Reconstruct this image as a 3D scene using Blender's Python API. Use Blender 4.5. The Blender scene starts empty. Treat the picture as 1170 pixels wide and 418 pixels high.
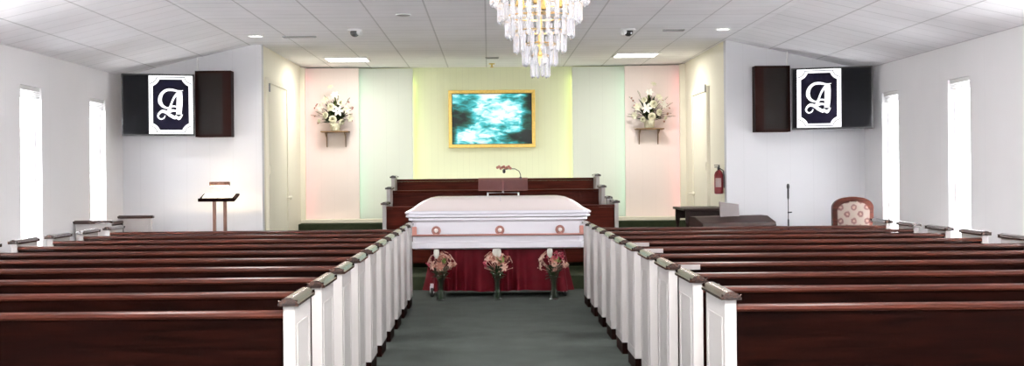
import bpy, bmesh, math, random
from mathutils import Vector, Matrix
random.seed(7)
PI = math.pi
C = bpy.context.scene.collection
F, VX, VY, H = 1400.0, 558.0, 198.0, 1.48      # focal length in pixels, vanishing point, eye height

# ------------------------------------------------------------------ materials
def new_mat(name):
    m = bpy.data.materials.new(name); m.use_nodes = True
    nt = m.node_tree; b = nt.nodes['Principled BSDF']
    return m, nt, b
def N(nt, t, **kw):
    n = nt.nodes.new(t)
    for k, v in kw.items(): setattr(n, k, v)
    return n
def mat(name, col, rough=.5, metal=0, spec=.5, coat=0, noise=0, nscale=8, bump=0, bscale=60, trans=0, emit=None, estr=0, sheen=0):
    m, nt, b = new_mat(name)
    b.inputs['Base Color'].default_value = (*col, 1)
    b.inputs['Roughness'].default_value = rough
    b.inputs['Metallic'].default_value = metal
    b.inputs['Specular IOR Level'].default_value = spec
    b.inputs['Coat Weight'].default_value = coat
    b.inputs['Coat Roughness'].default_value = .15
    b.inputs['Transmission Weight'].default_value = trans
    if sheen: b.inputs['Sheen Weight'].default_value = sheen
    tc = N(nt, 'ShaderNodeTexCoord')
    if noise:
        n = N(nt, 'ShaderNodeTexNoise'); n.inputs['Scale'].default_value = nscale; n.inputs['Detail'].default_value = 5
        nt.links.new(tc.outputs['Object'], n.inputs['Vector'])
        r = N(nt, 'ShaderNodeMapRange'); r.inputs['To Min'].default_value = 1-noise; r.inputs['To Max'].default_value = 1+noise
        r.inputs['From Min'].default_value = .3; r.inputs['From Max'].default_value = .7
        nt.links.new(n.outputs['Fac'], r.inputs['Value'])
        mx = N(nt, 'ShaderNodeVectorMath', operation='SCALE'); mx.inputs[0].default_value = col
        nt.links.new(r.outputs['Result'], mx.inputs['Scale']); nt.links.new(mx.outputs['Vector'], b.inputs['Base Color'])
    if bump:
        n = N(nt, 'ShaderNodeTexNoise'); n.inputs['Scale'].default_value = bscale; n.inputs['Detail'].default_value = 3
        nt.links.new(tc.outputs['Object'], n.inputs['Vector'])
        bp = N(nt, 'ShaderNodeBump'); bp.inputs['Strength'].default_value = bump; bp.inputs['Distance'].default_value = .01
        nt.links.new(n.outputs['Fac'], bp.inputs['Height']); nt.links.new(bp.outputs['Normal'], b.inputs['Normal'])
    if emit:
        b.inputs['Emission Color'].default_value = (*emit, 1); b.inputs['Emission Strength'].default_value = estr
    return m
def wood(name, c1, c2, rough=.28, coat=.3, stretch=(1.2, 14, 14), spec=.5):
    m, nt, b = new_mat(name)
    tc = N(nt, 'ShaderNodeTexCoord'); mp = N(nt, 'ShaderNodeMapping'); mp.inputs['Scale'].default_value = stretch
    nt.links.new(tc.outputs['Object'], mp.inputs['Vector'])
    n = N(nt, 'ShaderNodeTexNoise'); n.inputs['Scale'].default_value = 2.2; n.inputs['Detail'].default_value = 7; n.inputs['Distortion'].default_value = .6
    nt.links.new(mp.outputs['Vector'], n.inputs['Vector'])
    r = N(nt, 'ShaderNodeValToRGB'); r.color_ramp.elements[0].position = .34; r.color_ramp.elements[1].position = .68
    r.color_ramp.elements[0].color = (*c1, 1); r.color_ramp.elements[1].color = (*c2, 1)
    nt.links.new(n.outputs['Fac'], r.inputs['Fac']); nt.links.new(r.outputs['Color'], b.inputs['Base Color'])
    b.inputs['Roughness'].default_value = rough; b.inputs['Coat Weight'].default_value = coat; b.inputs['Coat Roughness'].default_value = .2
    b.inputs['Specular IOR Level'].default_value = spec
    return m
def lined(name, col, axis, step, width, dark, rough=.7, off=0, extra=None, noise=.02):
    """painted surface with thin grooves at a fixed spacing along an axis (world aligned object space)"""
    m, nt, b = new_mat(name); b.inputs['Roughness'].default_value = rough; b.inputs['Specular IOR Level'].default_value = .3
    tc = N(nt, 'ShaderNodeTexCoord'); sp = N(nt, 'ShaderNodeSeparateXYZ'); nt.links.new(tc.outputs['Object'], sp.inputs[0])
    def line(ax, st, w, o):
        a = N(nt, 'ShaderNodeMath', operation='ADD'); a.inputs[1].default_value = o+100*st; nt.links.new(sp.outputs[ax], a.inputs[0])
        d = N(nt, 'ShaderNodeMath', operation='MODULO'); d.inputs[1].default_value = st; nt.links.new(a.outputs[0], d.inputs[0])
        c = N(nt, 'ShaderNodeMath', operation='LESS_THAN'); c.inputs[1].default_value = w; nt.links.new(d.outputs[0], c.inputs[0])
        return c.outputs[0]
    n = N(nt, 'ShaderNodeTexNoise'); n.inputs['Scale'].default_value = 1.3; n.inputs['Detail'].default_value = 6
    nt.links.new(tc.outputs['Object'], n.inputs['Vector'])
    mr = N(nt, 'ShaderNodeMapRange'); mr.inputs['From Min'].default_value = .3; mr.inputs['From Max'].default_value = .7
    mr.inputs['To Min'].default_value = 1-noise; mr.inputs['To Max'].default_value = 1+noise; nt.links.new(n.outputs['Fac'], mr.inputs['Value'])
    v = mr.outputs['Result']
    for (ax, st, w, o, dk) in [(axis, step, width, off, dark)] + (extra or []):
        l = line(ax, st, w, o); s = N(nt, 'ShaderNodeMath', operation='MULTIPLY_ADD')
        s.inputs[1].default_value = -dk; s.inputs[2].default_value = 1; nt.links.new(l, s.inputs[0])
        p = N(nt, 'ShaderNodeMath', operation='MULTIPLY'); nt.links.new(v, p.inputs[0]); nt.links.new(s.outputs[0], p.inputs[1]); v = p.outputs[0]
    mx = N(nt, 'ShaderNodeVectorMath', operation='SCALE'); mx.inputs[0].default_value = col
    nt.links.new(v, mx.inputs['Scale']); nt.links.new(mx.outputs['Vector'], b.inputs['Base Color'])
    return m

M = {}
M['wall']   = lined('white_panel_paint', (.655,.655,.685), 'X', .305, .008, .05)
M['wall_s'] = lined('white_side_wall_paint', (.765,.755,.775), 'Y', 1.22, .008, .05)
M['cream']  = lined('cream_paint', (.84,.80,.67), 'Y', .305, .008, .05)
M['pinkp']  = lined('cream_paint_pink_light', (.84,.745,.71), 'X', .205, .006, .04)  # pink of the coloured cove light mixed into the cream paint
M['mintp']  = lined('pale_paint_mint_light', (.73,.78,.70), 'X', .205, .006, .05)  # mint tint stands for the coloured light on these panels
M['limep']  = lined('pale_paint_lime_light', (.82,.86,.62), 'X', .102, .006, .06)  # lime cove light put evenly into the wall colour
M['ceil']   = lined('acoustic_ceiling', (.93,.925,.96), 'X', .62, .018, .28, off=.025,
                    extra=[('Y', .305, .03, 0, .09), ('Y', 1.22, .03, 0, .10)], noise=.05, rough=.85)
M['carpet'] = mat('grey_green_carpet', (.068,.080,.073), .95, noise=.14, nscale=3, bump=.5, bscale=300, spec=.15)
M['dgreen'] = mat('dark_green_carpet', (.032,.042,.022), .95, noise=.15, nscale=12, bump=.4, bscale=250, spec=.1)
M['mahog']  = wood('dark_mahogany', (.003,.0006,.0004), (.0105,.0021,.0012), .5, .0, spec=.03)
M['rail']   = wood('mahogany_rail', (.026,.006,.0035), (.075,.018,.010), .28, .0, spec=.16)
M['cap']    = wood('dark_walnut_cap', (.022,.009,.006), (.055,.022,.014), .22, .6, (14, 1.2, 14))
M['choir']  = wood('red_mahogany', (.032,.005,.0025), (.068,.011,.006), .45, .0, spec=.05)
M['white']  = mat('white_enamel', (.46,.435,.43), .38, coat=.1, noise=.02, nscale=4)
M['cushion']= mat('maroon_cushion', (.10,.012,.014), .9, bump=.3, bscale=200)
M['coffin'] = mat('white_lacquer', (.82,.80,.87), .22, coat=.5)
M['coffin_pink'] = mat('pale_pink_lacquer', (.93,.83,.82), .25, coat=.5)
M['shelfm'] = mat('dull_bronze', (.22,.13,.06), .5, metal=.3)
M['copper'] = mat('rose_copper', (.42,.20,.17), .38, metal=.7)
M['brass']  = mat('brass', (.72,.50,.20), .25, metal=1)
M['gold']   = mat('gilt_frame', (.72,.50,.13), .35, metal=.55, noise=.12, nscale=30)
M['velvet'] = mat('red_velvet', (.085,.002,.006), .6, spec=.1, noise=.15, nscale=9)
M['black']  = mat('black_plastic', (.012,.012,.013), .4)
M['blackm'] = mat('black_metal', (.015,.015,.017), .35, metal=.6)
M['screen'] = mat('dark_screen', (.004,.004,.005), .6, spec=.06)
M['brownc'] = mat('dark_brown_laminate', (.012,.003,.002), .5, spec=.05)
M['smoke']  = mat('smoked_panel', (.009,.006,.005), .3, spec=.1)
M['lit']    = mat('lit_display_white', (.4,.4,.4), .5, emit=(.97,.98,1), estr=1.0)
M['navy']   = mat('display_navy', (.006,.005,.014), .6, spec=.06)
M['glass']  = mat('clear_glass', (1,1,1), .02, trans=1)
M['crystal']= mat('cut_crystal', (.93,.93,.98), .07, trans=.80, spec=.8)
M['bulb']   = mat('lit_bulb', (1,.9,.7), .4, emit=(1,.82,.5), estr=3)
M['vglass'] = mat('vase_glass', (.86,.95,.90), .03, trans=1)
M['acryl']  = mat('rosy_acrylic', (.75,.42,.42), .08, trans=.9)
M['aclear'] = mat('clear_acrylic', (.93,.93,.93), .06, trans=.75)
M['leaf']   = mat('dark_leaf', (.020,.045,.012), .55, noise=.3, nscale=20)
M['leafl']  = mat('light_leaf', (.22,.32,.08), .6, noise=.2, nscale=20)
M['petw']   = mat('cream_petal', (.66,.64,.48), .6, noise=.05, nscale=30)
M['petwt']  = mat('white_petal', (.72,.70,.64), .6)
M['petp']   = mat('dusty_pink_petal', (.42,.18,.13), .6, noise=.25, nscale=25)
M['petpl']  = mat('pale_peach_petal', (.62,.42,.33), .6, noise=.15, nscale=25)
M['petr']   = mat('crimson_petal', (.38,.03,.07), .6, noise=.2, nscale=25)
M['twig']   = mat('brown_twig', (.12,.06,.04), .8)
M['exred']  = mat('extinguisher_red', (.13,.004,.007), .45, spec=.3)
M['label']  = mat('paper_label', (.35,.27,.26), .6)
M['keys']   = mat('ivory_keys', (.62,.60,.57), .35)
M['greyw']  = mat('grey_mauve_desk', (.15,.125,.125), .45)
M['pianow'] = wood('dark_piano_wood', (.012,.006,.005), (.032,.014,.011), .5, 0, spec=.2)
M['table']  = wood('dark_table_wood', (.008,.003,.0025), (.024,.008,.006), .5, 0, spec=.2)
M['standw'] = wood('walnut_stand', (.13,.055,.035), (.24,.12,.08), .45, .1, (14,14,1.5))
M['warm']   = mat('lit_lamp_lens', (1,.9,.7), .4, emit=(1,.88,.62), estr=6)
M['tube']   = mat('lit_diffuser', (1,1,1), .4, emit=(1,.98,.95), estr=2.2)
M['down']   = mat('lit_downlight', (1,1,1), .4, emit=(1,.97,.92), estr=3.5)
M['wmetal'] = mat('white_metal', (.75,.75,.75), .4)
M['greyv']  = mat('grey_vent', (.25,.25,.25), .6)
M['paper']  = mat('white_paper', (.85,.83,.78), .7)
M['rubber'] = mat('black_rubber', (.02,.02,.02), .7)
M['steel']  = mat('steel', (.5,.5,.52), .3, metal=1)
M['plate']  = mat('grey_plate', (.36,.33,.33), .4, metal=.3)
M['pinkL']  = mat('pink_tube', (1,.5,.5), .4, emit=(1,.35,.38), estr=.5)
M['mintL']  = mat('mint_tube', (.6,1,.75), .4, emit=(.62,1,.76), estr=.5)
M['limeL']  = mat('lime_tube', (.9,1,.4), .4, emit=(.90,1,.38), estr=.6)

def tapestry():
    m, nt, b = new_mat('rosette_tapestry'); b.inputs['Roughness'].default_value = .85
    tc = N(nt, 'ShaderNodeTexCoord'); mp = N(nt, 'ShaderNodeMapping'); mp.inputs['Scale'].default_value = (1, 0, 1)
    nt.links.new(tc.outputs['Object'], mp.inputs['Vector'])
    def cell(off):
        o = N(nt, 'ShaderNodeVectorMath', operation='ADD'); o.inputs[1].default_value = off; nt.links.new(mp.outputs[0], o.inputs[0])
        w = N(nt, 'ShaderNodeVectorMath', operation='WRAP'); w.inputs[1].default_value = (.085,.085,.085); w.inputs[2].default_value = (-.085,-.085,-.085)
        nt.links.new(o.outputs[0], w.inputs[0]); l = N(nt, 'ShaderNodeVectorMath', operation='LENGTH'); nt.links.new(w.outputs[0], l.inputs[0]); return l.outputs['Value']
    a = cell((0,0,0)); c = cell((.085,0,.085))
    mn = N(nt, 'ShaderNodeMath', operation='MINIMUM'); nt.links.new(a, mn.inputs[0]); nt.links.new(c, mn.inputs[1])
    nz = N(nt, 'ShaderNodeTexNoise'); nz.inputs['Scale'].default_value = 45; nt.links.new(tc.outputs['Object'], nz.inputs['Vector'])
    ad = N(nt, 'ShaderNodeMath', operation='MULTIPLY_ADD'); ad.inputs[1].default_value = .03; nt.links.new(nz.outputs['Fac'], ad.inputs[0]); nt.links.new(mn.outputs[0], ad.inputs[2])
    r = N(nt, 'ShaderNodeValToRGB'); e = r.color_ramp.elements
    e[0].position = .018; e[0].color = (.20,.10,.08,1); e[1].position = .026; e[1].color = (.28,.19,.15,1)
    x = e.new(.034); x.color = (.07,.022,.018,1); x = e.new(.050); x.color = (.09,.03,.024,1); x = e.new(.057); x.color = (.22,.175,.15,1)
    nt.links.new(ad.outputs[0], r.inputs['Fac']); nt.links.new(r.outputs[0], b.inputs['Base Color'])
    return m
M['tapestry'] = tapestry()

def waterfall():
    m, nt, b = new_mat('waterfall_picture'); b.inputs['Roughness'].default_value = .4
    tc = N(nt, 'ShaderNodeTexCoord')
    sp = N(nt, 'ShaderNodeSeparateXYZ'); nt.links.new(tc.outputs['Object'], sp.inputs[0])
    mp = N(nt, 'ShaderNodeMapping'); mp.inputs['Rotation'].default_value = (0, .95, 0); mp.inputs['Scale'].default_value = (3, 1, 8)
    nt.links.new(tc.outputs['Object'], mp.inputs['Vector'])
    n = N(nt, 'ShaderNodeTexNoise'); n.inputs['Scale'].default_value = 2.0; n.inputs['Detail'].default_value = 6; n.inputs['Distortion'].default_value = .7
    nt.links.new(mp.outputs[0], n.inputs['Vector'])
    n2 = N(nt, 'ShaderNodeTexNoise'); n2.inputs['Scale'].default_value = 5; n2.inputs['Detail'].default_value = 3
    nt.links.new(tc.outputs['Object'], n2.inputs['Vector'])
    def blob(cx, cz, rx, rz, amt):
        s = N(nt, 'ShaderNodeVectorMath', operation='SUBTRACT'); s.inputs[1].default_value = (cx, 0, cz); nt.links.new(tc.outputs['Object'], s.inputs[0])
        d = N(nt, 'ShaderNodeVectorMath', operation='MULTIPLY'); d.inputs[1].default_value = (1/rx, 0, 1/rz); nt.links.new(s.outputs[0], d.inputs[0])
        l = N(nt, 'ShaderNodeVectorMath', operation='LENGTH'); nt.links.new(d.outputs[0], l.inputs[0])
        r = N(nt, 'ShaderNodeMapRange'); r.inputs['From Min'].default_value = .35; r.inputs['From Max'].default_value = 1.1
        r.inputs['To Min'].default_value = amt; r.inputs['To Max'].default_value = 0; nt.links.new(l.outputs['Value'], r.inputs['Value'])
        return r.outputs['Result']
    v = n.outputs['Fac']
    for a in [(-.56,.0,.34,.17,-.62), (-.50,.18,.30,.14,-.22), (.62,-.1,.16,.5,-.50), (.50,-.30,.36,.12,-.58), (.66,.3,.2,.2,-.5), (-.66,-.3,.10,.3,-.45),
              (.1,.08,.5,.22,.12), (-.3,-.28,.35,.10,.16), (-.05,.38,.3,.07,.16), (-.38,.33,.2,.09,-.16), (.22,.33,.2,.08,-.16), (-.08,-.10,.12,.12,-.16), (.2,-.12,.1,.14,-.14), (.1,-.33,.3,.06,-.12)]:
        ad = N(nt, 'ShaderNodeMath', operation='ADD'); nt.links.new(v, ad.inputs[0]); nt.links.new(blob(*a), ad.inputs[1]); v = ad.outputs[0]
    k = N(nt, 'ShaderNodeMath', operation='MULTIPLY_ADD'); k.inputs[1].default_value = .30; nt.links.new(n2.outputs['Fac'], k.inputs[0]); nt.links.new(v, k.inputs[2])
    r = N(nt, 'ShaderNodeValToRGB'); e = r.color_ramp.elements
    e[0].position = .05; e[0].color = (.004,.012,.010,1); e[1].position = .28; e[1].color = (.012,.09,.06,1)
    for p, c in ((.44,(.02,.26,.26,1)), (.57,(.06,.55,.60,1)), (.68,(.38,.86,.88,1)), (.80,(.88,1,1,1))): x = e.new(p); x.color = c
    nt.links.new(k.outputs[0], r.inputs['Fac'])
    dk = N(nt, 'ShaderNodeVectorMath', operation='SCALE'); dk.inputs['Scale'].default_value = .3
    nt.links.new(r.outputs[0], dk.inputs[0]); nt.links.new(dk.outputs[0], b.inputs['Base Color'])
    nt.links.new(r.outputs[0], b.inputs['Emission Color']); b.inputs['Emission Strength'].default_value = .68
    return m
M['falls'] = waterfall()

# ------------------------------------------------------------------ mesh helpers
class MB:
    def __init__(s): s.bm = bmesh.new()
    def box(s, x0, x1, y0, y1, z0, z1, bev=0, mtx=None):
        g = bmesh.ops.create_cube(s.bm, size=1)['verts']
        for v in g: v.co = Vector((x0+(v.co.x+.5)*(x1-x0), y0+(v.co.y+.5)*(y1-y0), z0+(v.co.z+.5)*(z1-z0)))
        if bev:
            ed = list({e for v in g for e in v.link_edges})
            r = bmesh.ops.bevel(s.bm, geom=ed, offset=bev, segments=2, affect='EDGES', profile=.6)
            g = list({v for f in r['faces'] for v in f.verts} | {v for v in g if v.is_valid})
            g = list({w for v in g for w in s._isl(v)}) if mtx else g
        if mtx:
            for v in g: v.co = mtx @ v.co
        return s
    def _isl(s, v):
        seen = {v}; st = [v]
        while st:
            a = st.pop()
            for e in a.link_edges:
                b = e.other_vert(a)
                if b not in seen: seen.add(b); st.append(b)
        return seen
    def prism(s, pts, axis, a0, a1, bev=0):
        """closed 2D outline extruded along an axis; pts are the two other coords in x,y,z order"""
        def P(p, a):
            if axis == 'x': return (a, p[0], p[1])
            if axis == 'y': return (p[0], a, p[1])
            return (p[0], p[1], a)
        v0 = [s.bm.verts.new(P(p, a0)) for p in pts]; v1 = [s.bm.verts.new(P(p, a1)) for p in pts]
        n = len(pts); fs = []
        for i in range(n): fs.append(s.bm.faces.new((v0[i], v0[(i+1)%n], v1[(i+1)%n], v1[i])))
        fs.append(s.bm.faces.new(v0[::-1])); fs.append(s.bm.faces.new(v1))
        if bev:
            bmesh.ops.bevel(s.bm, geom=list(set(fs[-1].edges)|set(fs[-2].edges)), offset=bev, segments=2, affect='EDGES')
        return s
    def tube(s, pts, r, seg=8, cap=True):
        pts = [Vector(p) for p in pts]; rr = r if isinstance(r, (list, tuple)) else [r]*len(pts)
        rings = []
        up = None
        for i, p in enumerate(pts):
            d = (pts[min(i+1, len(pts)-1)]-pts[max(i-1, 0)]).normalized()
            if up is None: up = Vector((0,0,1)) if abs(d.z) < .9 else Vector((1,0,0))
            a = d.cross(up).normalized(); b = a.cross(d).normalized(); up = b
            rings.append([s.bm.verts.new(p+(a*math.cos(t)+b*math.sin(t))*rr[i]) for t in [2*PI*k/seg for k in range(seg)]])
        for i in range(len(rings)-1):
            for k in range(seg): s.bm.faces.new((rings[i][k], rings[i][(k+1)%seg], rings[i+1][(k+1)%seg], rings[i+1][k]))
        if cap: s.bm.faces.new(rings[0][::-1]); s.bm.faces.new(rings[-1])
        return s
    def lathe(s, prof, c=(0,0,0), seg=20, axis='z', cap=True):
        rings = []
        for r, h in prof:
            ring = []
            for k in range(seg):
                t = 2*PI*k/seg; x, y = r*math.cos(t), r*math.sin(t)
                co = (x, y, h) if axis == 'z' else ((x, h, y) if axis == 'y' else (h, x, y))
                ring.append(s.bm.verts.new(Vector(co)+Vector(c)))
            rings.append(ring)
        for i in range(len(rings)-1):
            for k in range(seg): s.bm.faces.new((rings[i][k], rings[i][(k+1)%seg], rings[i+1][(k+1)%seg], rings[i+1][k]))
        if cap: s.bm.faces.new(rings[0][::-1]); s.bm.faces.new(rings[-1])
        return s
    def ring(s, R, r, c=(0,0,0), seg=40, ms=8, axis='z'):
        rg = []
        for i in range(seg):
            t = 2*PI*i/seg; ring = []
            for k in range(ms):
                p = 2*PI*k/ms; q = R+r*math.cos(p); x, y, z = q*math.cos(t), q*math.sin(t), r*math.sin(p)
                co = (x, y, z) if axis == 'z' else (x, z, y)
                ring.append(s.bm.verts.new(Vector(co)+Vector(c)))
            rg.append(ring)
        for i in range(seg):
            for k in range(ms): s.bm.faces.new((rg[i][k], rg[(i+1)%seg][k], rg[(i+1)%seg][(k+1)%ms], rg[i][(k+1)%ms]))
        return s
    def ball(s, c, r, sc=(1,1,1), seg=14):
        prof = [(max(.0008, math.sin(PI*i/8))*1.0, -math.cos(PI*i/8)) for i in range(9)]
        rings = []
        for a, h in prof:
            rings.append([s.bm.verts.new((c[0]+a*r*sc[0]*math.cos(2*PI*k/seg), c[1]+a*r*sc[1]*math.sin(2*PI*k/seg), c[2]+h*r*sc[2])) for k in range(seg)])
        for i in range(8):
            for k in range(seg): s.bm.faces.new((rings[i][k], rings[i][(k+1)%seg], rings[i+1][(k+1)%seg], rings[i+1][k]))
        return s
    def build(s, name, m, parent=None, smooth=False, loc=None):
        me = bpy.data.meshes.new(name)
        bmesh.ops.recalc_face_normals(s.bm, faces=s.bm.faces)
        s.bm.to_mesh(me); s.bm.free()
        me.materials.append(m)
        if smooth:
            for p in me.polygons: p.use_smooth = True
            me.set_sharp_from_angle(angle=math.radians(40))
        o = bpy.data.objects.new(name, me); C.objects.link(o)
        if parent is not None: o.parent = parent
        if loc is not None: o.location = loc
        return o
def thing(name, label, cat, loc=(0,0,0), rz=0, group=None):
    o = bpy.data.objects.new(name, None); C.objects.link(o); o.empty_display_size = .1
    o.location = loc; o.rotation_euler = (0, 0, rz); o['label'] = label; o['category'] = cat
    if group: o['group'] = group
    return o
def tag(o, label, cat, group=None):
    o['label'] = label; o['category'] = cat
    if group: o['group'] = group
    return o
def struct(o): o['kind'] = 'structure'; return o
def dup(o, parent=None, **kw):
    c = o.copy(); C.objects.link(c); c.parent = parent
    for ch in list(o.children): dup(ch, c)
    for k, v in kw.items():
        if k in ('label', 'group'): c[k] = v
    return c
def area(name, loc, size, power, col=(1,1,1), rot=(0,0,0), spread=PI):
    l = bpy.data.lights.new(name, 'AREA'); l.energy = power; l.color = col; l.shape = 'RECTANGLE'; l.size, l.size_y = size; l.spread = spread
    o = bpy.data.objects.new(name, l); C.objects.link(o); o.location = loc; o.rotation_euler = rot
    return o

# ------------------------------------------------------------------ room shell
XL, XR, YT, YB, YR = -4.80, 4.95, 16.10, 19.90, -3.0     # side walls, screen wall, alcove back, rear wall
AL, AR = -2.97, 3.13                                       # alcove side walls
ZC, ZE = 3.20, 2.80
KL, KR = -3.08, 3.18
struct(MB().box(XL-.2, XR+.2, YR-.2, YB+.3, -.15, 0).build('floor', M['carpet']))
cm = MB()
cm.prism([(XL-.16, ZE-.035), (KL, ZC), (KR, ZC), (XR+.16, ZE-.035), (XR+.16, ZC+.3), (XL-.16, ZC+.3)], 'y', YR-.2, YB+.3)
struct(cm.build('ceiling', M['ceil']))
win_y = [14.78, 12.58, 10.4, 8.2, 6.0, 3.8, 1.6, -.6]
WZ0, WZ1, WW = .55, 2.44, .60
def side_wall(name, x0, x1):
    m = MB(); prev = YR-.2
    for y in sorted(win_y):
        m.box(x0, x1, prev, y, 0, ZE+.02); m.box(x0, x1, y, y+WW, 0, WZ0); m.box(x0, x1, y, y+WW, WZ1, ZE+.02); prev = y+WW
    m.box(x0, x1, prev, YB+.3, 0, ZE+.02)
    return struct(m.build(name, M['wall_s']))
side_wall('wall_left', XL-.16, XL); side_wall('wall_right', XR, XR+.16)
wn = 0
for side, x in (('left', XL), ('right', XR)):
    sg = -1 if side == 'left' else 1
    for y in win_y:
        wn += 1
        f = MB(); a, b = sorted((x+sg*.07, x+sg*.11)); t = .014
        f.box(a, b, y, y+t, WZ0, WZ1).box(a, b, y+WW-t, y+WW, WZ0, WZ1).box(a, b, y+t, y+WW-t, WZ0, WZ0+t).box(a, b, y+t, y+WW-t, WZ1-t, WZ1)
        fo = struct(f.build('window_%d' % wn, M['white']))
        a, b = sorted((x+sg*.088, x+sg*.092))
        MB().box(a, b, y+t, y+WW-t, WZ0+t, WZ1-t).build('pane', M['glass'], fo)
        s = MB(); a, b = sorted((x+sg*.015, x+sg*.055))
        s.box(a, b, y+.01, y+WW-.01, WZ1-.045, WZ1-.002, .004)
        for k in range(5): s.box(a, b, y+.015, y+WW-.015, WZ1-.062-k*.016, WZ1-.054-k*.016)
        s.build('blind_header', M['wmetal'], fo)
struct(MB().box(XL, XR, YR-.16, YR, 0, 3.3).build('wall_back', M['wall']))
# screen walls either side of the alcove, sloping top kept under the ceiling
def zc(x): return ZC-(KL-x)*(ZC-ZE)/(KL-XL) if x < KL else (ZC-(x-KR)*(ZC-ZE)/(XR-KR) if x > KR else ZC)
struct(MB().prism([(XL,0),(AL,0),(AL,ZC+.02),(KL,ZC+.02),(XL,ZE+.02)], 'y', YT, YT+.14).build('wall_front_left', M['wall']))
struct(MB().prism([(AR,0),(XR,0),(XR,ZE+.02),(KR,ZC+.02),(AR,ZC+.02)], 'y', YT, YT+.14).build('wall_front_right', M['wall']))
struct(MB().box(AL-.14, AL, YT+.14, YB+.1, 0, ZC+.02).build('wall_alcove_left', M['cream']))
struct(MB().box(AR, AR+.14, YT+.14, YB+.1, 0, ZC+.02).build('wall_alcove_right', M['cream']))
# alcove back: stepped panels, the centre the deepest
struct(MB().box(AL, AR, 19.86, 19.96, 0, ZC+.02).build('wall_front', M['limep']))
def stepped(nm, x0, x1, yf, m): return struct(MB().box(x0, x1, yf, yf+.06, .6, ZC-.02).build(nm, m))
stepped('wall_panel_mint_left', -2.20, -1.205, 19.72, M['mintp']); stepped('wall_panel_mint_right', 1.36, 2.33, 19.72, M['mintp'])
stepped('wall_panel_pink_left', AL, -2.06, 19.56, M['pinkp']); stepped('wall_panel_pink_right', 2.19, AR, 19.56, M['pinkp'])
struct(MB().box(AL, -2.895, 19.38, 19.46, .6, ZC-.02).build('trim_1', M['cream'])); struct(MB().box(3.04, AR, 19.38, 19.46, .6, ZC-.02).build('trim_2', M['cream']))
# coloured light tubes in the steps (real fittings, hidden behind the panel edges)
def cove(x, y, m, col, toward, p, lab):
    z0 = .775 if y < 19.5 else .17; o = MB().lathe([(.012,0),(.012,3.1-z0)], (x, y, z0), 8).build('light_tube', m, smooth=True)
    tag(o, lab, 'light'); l = area('cove_light', (x, y, 1.95), (2.2, .03), p, col, (0, PI/2*(-1 if toward > 0 else 1), 0))
    l.rotation_euler = (PI/2, 0, 0)
    # aim across and slightly to the wall
    d = Vector((toward, .25, 0)).normalized(); l.rotation_euler = (d.to_track_quat('-Z', 'Y')).to_euler(); l.data.size, l.data.size_y = .03, 2.2
cove(-1.235, 19.81, M['limeL'], (.90,1,.42), 1, 4, 'lime light tube tucked behind the left edge of the centre panel')
cove(1.39, 19.81, M['limeL'], (.90,1,.42), -1, 4, 'lime light tube tucked behind the right edge of the centre panel')
cove(-2.09, 19.65, M['mintL'], (.62,1,.76), 1, 2, 'mint light tube tucked behind the left pink panel')
cove(2.22, 19.65, M['mintL'], (.62,1,.76), -1, 2, 'mint light tube tucked behind the right pink panel')
cove(-2.92, 19.49, M['pinkL'], (1,.35,.38), 1, 2.6, 'pink light tube tucked in the far left alcove corner')
cove(3.07, 19.49, M['pinkL'], (1,.35,.38), -1, 2.6, 'pink light tube tucked in the far right alcove corner')
lb = thing('added_fill_bar', 'long low fill light added unseen on the ledge behind the rearmost choir pew', 'light', (.08, 19.2, .715))  # unseen bar added to brighten the centre wall and alcove ceiling
MB().box(-1.2, 1.2, -.04, .04, 0, .05, .006).build('housing', M['wmetal'], lb)
MB().box(-1.17, 1.17, -.03, .03, .05, .056).build('lens', M['tube'], lb)
l = area('added_fill_bar_lamp', (.08, 19.2, .79), (2.3, .06), 5, (.98,1,.90)); l.rotation_euler = (Vector((0,.45,1)).normalized()).to_track_quat('-Z', 'Y').to_euler(); l.data.size, l.data.size_y = 2.3, .06
# platform and tiers
struct(MB().box(AL, AR, 15.62, 19.86, 0, .17, .008).build('floor_platform', M['dgreen']))
struct(MB().box(-1.75, 2.0, 17.22, 19.2, .17, .37, .008).build('floor_choir_step', M['dgreen']))
struct(MB().box(-1.75, 2.0, 18.05, 19.2, .37, .53, .008).build('floor_choir_tier', M['dgreen']))
struct(MB().box(AL, AR, 19.10, 19.56, .17, .715, .01).build('floor_ledge', M['dgreen']))
struct(MB().box(AL, AR, 19.36, 19.56, .715, .775, .008).build('baseboard_front', M['cream']))
struct(MB().box(XL, XL+.02, YR, YT, 0, .12).build('baseboard_left', M['white'])); struct(MB().box(XR-.02, XR, YR, YT, 0, .12).build('baseboard_right', M['white']))
# alcove side doors
def door(n, x, sg, y0, y1, z1):
    d = MB(); a, b = sorted((x+sg*.004, x+sg*.03)); d.box(a, b, y0, y1, .18, z1, .004)
    o = struct(d.build('door_%d' % n, M['cream']))
    c = MB(); a, b = sorted((x, x+sg*.045))
    c.box(a, b, y0-.07, y0, .17, z1+.07).box(a, b, y1, y1+.07, .17, z1+.07).box(a, b, y0, y1, z1, z1+.07)
    c.build('door_frame', M['cream'], o)
    for z in (.5, 1.5, 2.6):
        a, b = sorted((x+sg*.045, x+sg*.06)); MB().box(a, b, y0-.045, y0+.005, z, z+.11).build('hinge', M['greyv'] if z > 2 else M['cream'], o)
    k = MB(); k.lathe([(.012,0),(.012,.04),(.028,.045),(.03,.07),(.015,.085)], (x+sg*.03 if sg > 0 else x-.115, y1-.07, 1.15), 12, 'x'); k.build('door_knob', M['cream'], o, True)
door(1, AL, 1, 16.42, 17.9, 2.72); door(2, AR, -1, 17.35, 18.5, 2.62)

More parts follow.
